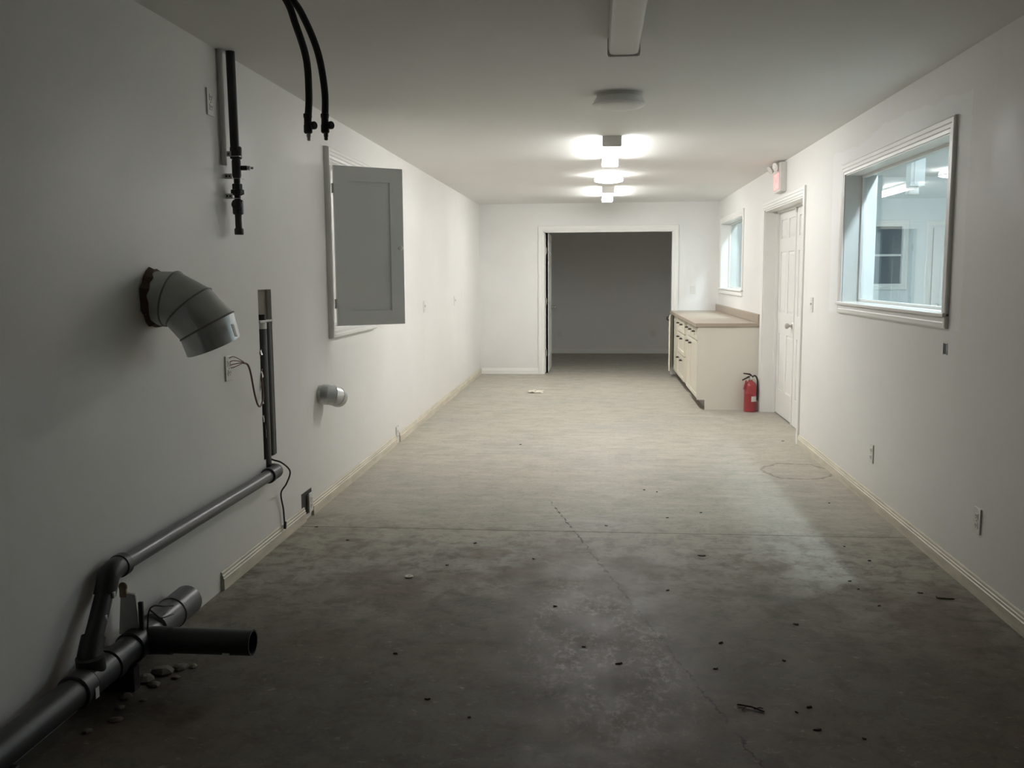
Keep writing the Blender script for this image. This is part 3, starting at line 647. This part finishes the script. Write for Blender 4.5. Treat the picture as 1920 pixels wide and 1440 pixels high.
MB().tube(spline([(mx_+.034, 3.02, .17), (mx_+.038, 3.03, .24), (mx_+.05, 3.05, .255), (mx_+.06, 3.10, .235), (mx_+.05, 3.16, .215), (mx_+.045, 3.2, .2)], 8), .003, 6).build('tie_wire', 'slotm', t, smooth=True)
MB().tube(spline([(mx_+.04, 3.035, .245), (mx_+.055, 3.08, .2), (mx_+.065, 3.13, .19), (mx_+.06, 3.17, .18)], 8), .003, 6).build('tie_wire', 'slotm', t, smooth=True)
box('white_sticker', 'sticker', (mx_+.0575, 2.63, mz-.028), (mx_+.0595, 2.65, mz+.006), t)
for y in (1.3, 2.25, 2.92):
    MB().box((XL-.002, y-.02, 0), (mx_+.04, y+.02, mz-.046)).build('support_block', 'abs', t, .003)

# cables
t = thing('black_cable', 'thin black cable hanging from the slot past the pipe elbow', 'cable', (XL+.02, 4.66, .47))
MB().tube(spline([(XL-.02, 4.60, .50), (XL+.015, 4.60, .475), (XL+.06, 4.615, .455), (XL+.088, 4.66, .40), (XL+.06, 4.68, .33), (XL+.02, 4.70, .27), (XL+.014, 4.745, .17), (XL+.014, 4.755, .09)], 8), .0045, 8).build('cord', 'rubber', t, smooth=True)
MB().cyl((XL+.018, 4.755, .098), (XL+.022, 4.735, .066), .008, 10).build('plug_end', 'rubber', t, smooth=True)
t = thing('stripped_cable', 'brown stripped cable looping from the outlet into the wall slot', 'cable', (XL+.01, 4.12, 1.02))
c0 = [(XL+.05, 4.17, 1.025), (XL+.055, 4.215, 1.01), (XL+.05, 4.262, .962), (XL+.05, 4.300, .86), (XL+.045, 4.35, .80), (XL+.03, 4.425, .782), (XL+.02, 4.49, .81), (XL+.01, 4.515, .87), (XL-.0, 4.53, .94), (XL-.005, 4.57, .96)]
MB().tube(spline(c0, 8), .0048, 8).build('sheath', 'brown', t, smooth=True)
for k, dz in enumerate((.03, .012, -.004, -.018)):
    MB().tube(spline([(XL+.010, 4.108+.004*k, 1.022+dz), (XL+.025, 4.13, 1.026+dz), (XL+.05, 4.172, 1.026+dz*.15)], 6), .0022, 6).build('bare_wire', 'copper', t, smooth=True)

# grey hatch door in a white frame
t = thing('hatch_cabinet', 'white framed wall cabinet with its pale grey panelled door standing open', 'wall cabinet', (XL, 6.3, 1.03))
casing(t, 'X', XL, 1, HT, .065, True, th=.032)
for a, b in (((XL-.115, HT[0], HT[2]), (XL+.002, HT[0]+.012, HT[3])), ((XL-.115, HT[1]-.012, HT[2]), (XL+.002, HT[1], HT[3])), ((XL-.115, HT[0], HT[2]), (XL+.002, HT[1], HT[2]+.012)), ((XL-.115, HT[0], HT[3]-.012), (XL+.002, HT[1], HT[3]))):
    box('box_side', 'trim', a, b, t)
box('box_back', 'trim', (XL-.119, HT[0]-.01, HT[2]-.01), (XL-.105, HT[1]+.01, HT[3]+.01), t)
hp = Vector((XL+.034, 5.80, 0)); dr = Vector((.385, .30, 0)).normalized(); nr = Vector((dr.y, -dr.x, 0))   # nr faces the camera side
Wd, z0, z1, th = .478, 1.108, 2.122, .02
def dp(u, v, n): p = hp + dr*u + nr*n; return Vector((p.x, p.y, v))
def dbox(b, u0, u1, v0, v1, n0, n1):
    c = [dp(u, v, n) for v in (v0, v1) for u, n in ((u0, n0), (u1, n0), (u1, n1), (u0, n1))]
    return b._add(c, [(0, 3, 2, 1), (4, 5, 6, 7), (0, 1, 5, 4), (1, 2, 6, 5), (2, 3, 7, 6), (3, 0, 4, 7)])
b = MB(); fr = .092
dbox(b, 0, fr, z0, z1, 0, th); dbox(b, Wd-fr, Wd, z0, z1, 0, th); dbox(b, fr, Wd-fr, z0, z0+fr, 0, th); dbox(b, fr, Wd-fr, z1-fr, z1, 0, th)
dleaf = b.build('door_frame', 'grey', t); dleaf['label'] = 'grey door frame of the open hatch'
b = MB(); dbox(b, fr-.003, Wd-fr+.003, z0+fr-.003, z1-fr+.003, .004, th-.008); b.build('door_panel', 'grey', dleaf)
MB().lathe([(.008, 0), (.007, .012), (.014, .018), (.016, .026), (.011, .033), (0, .035)], dp(Wd-.035, 1.607, th), nr, 16).build('knob', 'nickel', dleaf, smooth=True)
for z in (1.25, 1.98):
    MB().cyl(dp(-.006, z-.03, .008), dp(-.006, z+.03, .008), .006, 10).build('hinge', 'nickel', dleaf, smooth=True)

# ================================================================== right side
# exit sign with emergency lamps
t = thing('exit_sign', 'white box exit sign with red letters and two lamp heads above the door', 'exit sign', (XR, 8.77, 2.29))
ex = XR-.058
box('housing', 'plastic', (ex, 8.63, 2.165), (XR, 8.93, 2.425), t, .004)
fc = box('face', 'exitface', (ex-.004, 8.645, 2.18), (ex, 8.915, 2.345), t, .001)
box('top_lid', 'plastic', (ex-.002, 8.627, 2.352), (XR, 8.933, 2.358), t)
def seg(b, p, q, w=.016):
    p = Vector(p); q = Vector(q); d = (q-p).normalized(); s_ = Vector((-d.y, d.x))*w/2; d = d*0
    pts = [p-s_, q-s_, q+s_, p+s_]
    Y = lambda u: 8.90-u                                    # reading direction runs towards the camera for a viewer facing the wall
    b.rings([[Vector((ex-.004, Y(c.x), c.y)) for c in pts], [Vector((ex-.0065, Y(c.x), c.y)) for c in pts]])
b = MB(); zb, zt = 2.195, 2.33; zm = (zb+zt)/2
for p, q in (((.018, zb), (.018, zt)), ((.01, zb+.008), (.062, zb+.008)), ((.01, zm), (.055, zm)), ((.01, zt-.008), (.062, zt-.008)),
             ((.078, zb), (.130, zt)), ((.078, zt), (.130, zb)), ((.153, zb), (.153, zt)), ((.205, zb), (.205, zt)), ((.175, zt-.008), (.235, zt-.008))): seg(b, p, q)
b.build('lettering', 'letters', fc)
for y, d in ((8.72, (-.9, -.35, -.25)), (8.98, (-.75, -.2, -.45))):
    c = Vector((ex-.03, y, 2.385))
    h = MB().lathe([(.016, -.052), (.030, -.04), (.038, -.012), (.040, 0), (.036, .002)], c, d, 20).build('lamp_head', 'plastic', t, smooth=True)
    MB().lathe([(.035, .001), (.02, -.014), (.0, -.018)], c, d, 20, False).build('reflector', 'chrome', h, smooth=True)
    MB().lathe([(0, -.010), (.012, -.008), (.014, 0), (0, .004)], c, d, 12).build('bulb', 'lens_off', h, smooth=True)
    MB().tube(spline([(ex+.01, min(y, 8.90), 2.40), (ex-.01, y, 2.405), c-Vector(d).normalized()*.045], 5), .009, 10).build('swivel_arm', 'plastic', t, smooth=True)

# counter and cabinets
t = thing('countertop', 'tan laminate countertop with a low backsplash along the right wall', 'countertop', (1.35, 11.5, .875))
box('slab', 'lam', (1.012, 9.775, .875), (XR-.001, YB-.002, .915), t, .004)
box('backsplash', 'lam', (XR-.028, 9.775, .915), (XR-.001, YB-.002, 1.007), t, .005)
FX = 1.038
def unit(y0, y1, label):
    t = thing('base_cabinet', label, 'cabinet', ((FX+XR)/2, (y0+y1)/2, 0), 'cream base cabinets under the counter')
    MB().box((FX+.02, y0, .105), (XR-.003, y1, .873)).build('body', 'cab', t)
    MB().box((FX+.10, y0+.005, 0), (XR-.003, y1-.005, .105)).build('toe_kick', 'kick', t)
    return t
def panel_front(name, par, y0, y1, z0, z1, beads=0, x=None):
    x = FX if x is None else x; k = min(.045, (z1-z0)*.28)
    b = MB().box((x+.008, y0, z0), (x+.02, y1, z1))
    for a, c in (((x, y0, z0), (x+.009, y0+k, z1)), ((x, y1-k, z0), (x+.009, y1, z1)), ((x, y0+k, z0), (x+.009, y1-k, z0+k)), ((x, y0+k, z1-k), (x+.009, y1-k, z1))): b.box(a, c)
    o = b.build(name, 'cab', par)
    if beads:
        n = max(2, int((y1-y0-2*k)/.06)); s_ = (y1-y0-2*k)/n
        for i in range(n): box('bead_board', 'cab', (x+.004, y0+k+i*s_+.002, z0+k), (x+.010, y0+k+(i+1)*s_-.002, z1-k), o)
    return o
def pull(par, y, z, vertical=False, x=None):
    x = FX if x is None else x
    if vertical: pts = [(x, y, z-.04), (x-.022, y, z-.035), (x-.026, y, z), (x-.022, y, z+.035), (x, y, z+.04)]
    else: pts = [(x, y-.045, z), (x-.022, y-.04, z), (x-.026, y, z-.003), (x-.022, y+.04, z), (x, y+.045, z)]
    MB().tube(spline(pts, 4), .0075, 8).build('pull', 'pull', par, smooth=True)
u = unit(9.80, 10.985, 'nearest cream base cabinet with three small drawers and plank doors')
box('end_panel', 'cabend', (FX+.002, 9.792, .105), (XR-.003, 9.80, .873), u); box('end_panel', 'cabend', (FX+.085, 9.792, .0), (XR-.003, 9.80, .105), u)
for a, c in ((9.815, 10.195), (10.21, 10.58), (10.595, 10.97)): pull(panel_front('drawer', u, a, c, .735, .86), (a+c)/2+.1, .815)
d = panel_front('door', u, 9.815, 10.545, .12, .72, 1); pull(d, 10.46, .665)
d = panel_front('door', u, 10.56, 10.97, .12, .72, 1); pull(d, 10.80, .665)
u = unit(11.295, 12.215, 'middle cream base cabinet with three wide drawers')
for z0_, z1_ in ((.70, .86), (.43, .685), (.12, .415)):
    d = panel_front('drawer', u, 11.31, 12.20, z0_, z1_); hz = z1_-.055
    pull(d, 11.60, hz); pull(d, 12.05, hz)
tag(box('filler_panel', 'cab', (FX+.03, 10.988, .10), (XR-.003, 11.292, .873)), 'plain recessed cream panel between the nearest and middle cabinets', 'panel')
MB().box((FX+.11, 10.99, 0), (XR-.02, 11.29, .10)).build('toe_kick', 'kick', bpy.data.objects['filler_panel'])
u = unit(12.218, YB-.01, 'farthest cream base cabinet with one door standing ajar')
panel_front('door', u, 12.235, 12.80, .12, .86, 1)
# ajar door, hinged at its far edge
hg = Vector((FX, YB-.03, 0)); dd = Vector((-.048, -.43, 0)).normalized(); nn = Vector((dd.y, -dd.x, 0))
b = MB(); q = [hg, hg+dd*.44, hg+dd*.44+nn*.02, hg+nn*.02]
b.rings([[Vector((p.x, p.y, .10)) for p in q], [Vector((p.x, p.y, .86)) for p in q]]); aj = b.build('ajar_door', 'cab', u, .002)
for i in range(6):
    a_ = hg+dd*(.05+i*.058)+nn*.02; c_ = hg+dd*(.05+i*.058+.052)+nn*.02
    MB().rings([[Vector((p.x, p.y, .15)) for p in (a_, c_, c_+nn*.004, a_+nn*.004)], [Vector((p.x, p.y, .81)) for p in (a_, c_, c_+nn*.004, a_+nn*.004)]]).build('bead_board', 'cab', aj)
p = hg+dd*.40; MB().tube(spline([(p.x-.015, p.y, .80), (p.x-.045, p.y, .805), (p.x-.045, p.y, .84), (p.x-.015, p.y, .845)], 4), .0075, 8).build('pull', 'pull', aj, smooth=True)

# fire extinguisher
ex_, ey = 1.578, 9.69
t = thing('fire_extinguisher', 'red fire extinguisher standing on the floor against the cabinet end', 'fire extinguisher', (ex_, ey, 0))
cy = MB().lathe([(.058, 0), (.0635, .004), (.0635, .185), (.065, .188), (.065, .196), (.0635, .199), (.0635, .255), (.060, .275), (.050, .297), (.034, .312), (.022, .318), (.020, .33)], (ex_, ey, 0), (0, 0, 1), 36).build('cylinder', 'red', t, smooth=True, angle=50)
b = MB(); rr = .0642
a = [math.radians(-88+i*8) for i in range(11)]
b.rings([[Vector((ex_+r*math.cos(x), ey+r*math.sin(x), z)) for r, z in ((rr-.001, .11), (rr, .11), (rr, .165), (rr-.001, .165))] for x in a])
b.build('paper_label', 'sticker', cy, smooth=True)
MB().lathe([(.019, 0), (.019, .02), (.015, .024), (.015, .045), (.010, .05)], (ex_, ey, .322), (0, 0, 1), 16).build('valve', 'nickel', t, smooth=True)
MB().tube([(ex_+.015, ey, .372), (ex_-.02, ey, .362), (ex_-.085, ey-.004, .328)], [.009, .010, .007], 8).build('carry_handle', 'pull', t, smooth=True)
MB().tube([(ex_+.012, ey, .375), (ex_-.01, ey, .39), (ex_-.075, ey-.004, .40)], [.008, .009, .006], 8).build('squeeze_lever', 'pull', t, smooth=True)
MB().lathe([(.012, 0), (.012, .008), (.010, .010)], (ex_+.004, ey-.018, .352), (0, -1, 0), 14).build('gauge', 'plastic', t, smooth=True)
MB().tube(spline([(ex_+.012, ey, .36), (ex_+.045, ey-.004, .375), (ex_+.068, ey-.012, .33), (ex_+.072, ey-.014, .22), (ex_+.071, ey-.014, .12)], 6), .0085, 8).build('hose', 'rubber', t, smooth=True)
MB().tube([(ex_-.048, ey-.03, .33), (ex_-.063, ey-.035, .28), (ex_-.072, ey-.036, .235)], .007, 8).build('tamper_strap', 'red', t, smooth=True)

# hanging white box in the bright room, seen through the large window
t = thing('hanging_box', 'white vertical box hanging from the ceiling of the bright room behind the large window', 'duct', (2.925, 9.0, ZA))
box('box_body', 'adj', (2.86, 8.95, 2.22), (2.99, 9.08, ZA), t, .004); box('end_bracket', 'trim', (2.85, 8.97, 2.145), (2.95, 9.06, 2.22), t, .01)
box('corner_strip', 'trim', (2.895, 8.942, 2.24), (2.90, 8.95, ZA), t)

# ================================================================== floor scraps
t = thing('plastic_disc', 'white plastic disc with a hole lying on the dark concrete', 'disc', (-.892, 4.179, 0))
MB().lathe([(.006, .001), (.020, .001), (.021, .004), (.019, .007), (.006, .006)], (-.892, 4.179, 0), (0, 0, 1), 20, False, False).build('disc', 'paper', t, smooth=True)
MB().cyl((-.892, 4.179, .0005), (-.892, 4.179, .004), .006, 12).build('hole', 'slotm', t)
b = MB(); px_, py_ = -.76, 11.2; n = 9; top = []
for i in range(n):
    row = []
    for j in range(6):
        jx = random.uniform(-.012, .012); row.append(Vector((px_-.085+i*.021+jx+.02*math.sin(j*1.7), py_-.12+j*.045+random.uniform(-.03, .03), .003+.02*random.random()*(1 if 0 < i < n-1 else .6))))
    top.append(row)
fs = [(i*6+j, (i+1)*6+j, (i+1)*6+j+1, i*6+j+1) for i in range(n-1) for j in range(5)]
b._add([p for r in top for p in r], fs); o = b.build('torn_paper', 'dpaper', None, smooth=True)
sm = o.modifiers.new('thick', 'SOLIDIFY'); sm.thickness = .0015
tag(o, 'crumpled torn scrap of pale paper on the floor near the doorway', 'paper')
chip_pts = [(-0.65, 4.75), (-0.74, 4.37), (0.53, 4.62), (0.32, 4.08), (-0.18, 3.84), (0.48, 3.49), (0.43, 3.25), (-0.57, 2.93), (-0.41, 2.81), (0.65, 2.93), (0.7, 2.97), (0.82, 2.77), (0.69, 2.82), (1.21, 3.95), (-0.32, 4.5), (-0.76, 3.29), (-0.05, 3.41), (0.08, 3.27), (0.62, 5.48), (0.39, 6.0), (0.31, 6.05), (0.05, 5.15), (0.41, 5.35), (1.44, 5.77), (1.29, 4.83), (1.35, 4.59), (0.69, 3.34), (0.81, 3.71), (-1.6, 5.01), (-1.35, 4.76), (-0.65, 7.65), (1.58, 7.95), (1.44, 4.13), (1.18, 4.16), (1.17, 4.27)]
def chip_mesh(seed):
    r = random.Random(seed); b = MB(); n = 8; L = r.uniform(.010, .017); Wd = r.uniform(.004, .008)
    pts = [Vector((math.cos(2*PI*k/n)*L*r.uniform(.6, 1.1), math.sin(2*PI*k/n)*Wd*r.uniform(.6, 1.2), 0)) for k in range(n)]
    b.rings([[p+Vector((0, 0, .0002)) for p in pts], [p*.8+Vector((0, 0, r.uniform(.002, .006))) for p in pts]])
    o = b.build('debris_chip', 'chip'); return o
CHIP = {0: 'dark scrap left of the crack, just in front of the floor joint', 1: 'dark scrap nearest the white plastic disc', 2: 'largest oval dark scrap, in front of the floor joint right of the crack',
        7: 'dark scrap in the left foreground, the farther of two', 8: 'dark scrap in the left foreground, the nearer of two', 11: 'dark scrap nearest the bottom right corner of the picture',
        23: 'dark scrap beyond the floor joint close to the right baseboard', 28: 'dark scrap on the floor beside the low outlet with the ragged hole', 30: 'farthest dark scrap left of the middle of the floor',
        31: 'dark oval scrap on the floor in front of the white double door', 32: 'dark scrap close to the rusty nail'}
protos = [chip_mesh(k) for k in range(5)]; used = set()
for i, (x, y) in enumerate(chip_pts):
    k = i % 5
    if k in used: o = protos[k].copy(); COL.objects.link(o)
    else: o = protos[k]; used.add(k)
    o.location = (x, y, 0); o.rotation_euler = (0, 0, random.uniform(-.6, .6)); s_ = 1.55 if i == 2 else random.uniform(.55, 1.1); o.scale = (s_, s_, 1)
    tag(o, CHIP.get(i, 'tiny dark speck of debris on the open concrete floor'), 'debris', 'dark debris scraps on the floor')
t = thing('dry_twig', 'broken dark dry leaf scrap beside the floor crack', 'leaf', (.50, 2.94, 0))
for a, c, r in (((.465, 2.965, .004), (.545, 2.92, .004), .0028), ((.49, 2.95, .004), (.475, 2.925, .003), .002), ((.515, 2.935, .004), (.545, 2.945, .003), .002)):
    MB().tube([a, tuple((p+q)/2+.003 for p, q in zip(a, c)), c], r, 6).build('stalk', 'chip', t, smooth=True)
t = thing('bent_nail', 'rusty nail lying on the floor near the right baseboard', 'nail', (1.52, 4.06, 0))
MB().tube([(1.49, 4.065, .003), (1.56, 4.058, .003)], .0028, 8).build('shank', 'foam', t, smooth=True); MB().lathe([(.006, 0), (.006, .002)], (1.488, 4.066, .0065), (-1, .1, 0), 10).build('head', 'foam', t)
def chunk_mesh(seed):
    r = random.Random(seed); b = MB(); rs = []
    for j, (z, k) in enumerate(((0, .9), (.35, 1), (.75, .75), (1, .35))):
        rs.append([Vector((math.cos(q*PI/4)*k*r.uniform(.75, 1.15), math.sin(q*PI/4)*k*r.uniform(.75, 1.15), z*.7)) for q in range(8)])
    b.rings(rs); return b.build('plaster_chunk', 'rubble')
cp = [chunk_mesh(k) for k in range(3)]; used = set()
for i, (x, y, s_) in enumerate([(-1.60, 3.00, .03), (-1.57, 3.06, .038), (-1.52, 3.10, .028), (-1.55, 2.96, .02), (-1.60, 2.86, .022), (-1.58, 2.78, .016), (-1.55, 2.70, .018), (-1.50, 3.02, .014), (-1.60, 2.62, .015), (-1.48, 3.12, .016), (-1.53, 2.84, .012)]):
    k = i % 3
    if k in used: o = cp[k].copy(); COL.objects.link(o)
    else: o = cp[k]; used.add(k)
    o.location = (x, y, 0); o.scale = (s_, s_*1.3, s_*.8); o.rotation_euler = (0, 0, random.uniform(0, 6))
    tag(o, 'crumbled plaster chunk on the floor beside the thick black pipe', 'rubble', 'plaster chunks under the black pipe')
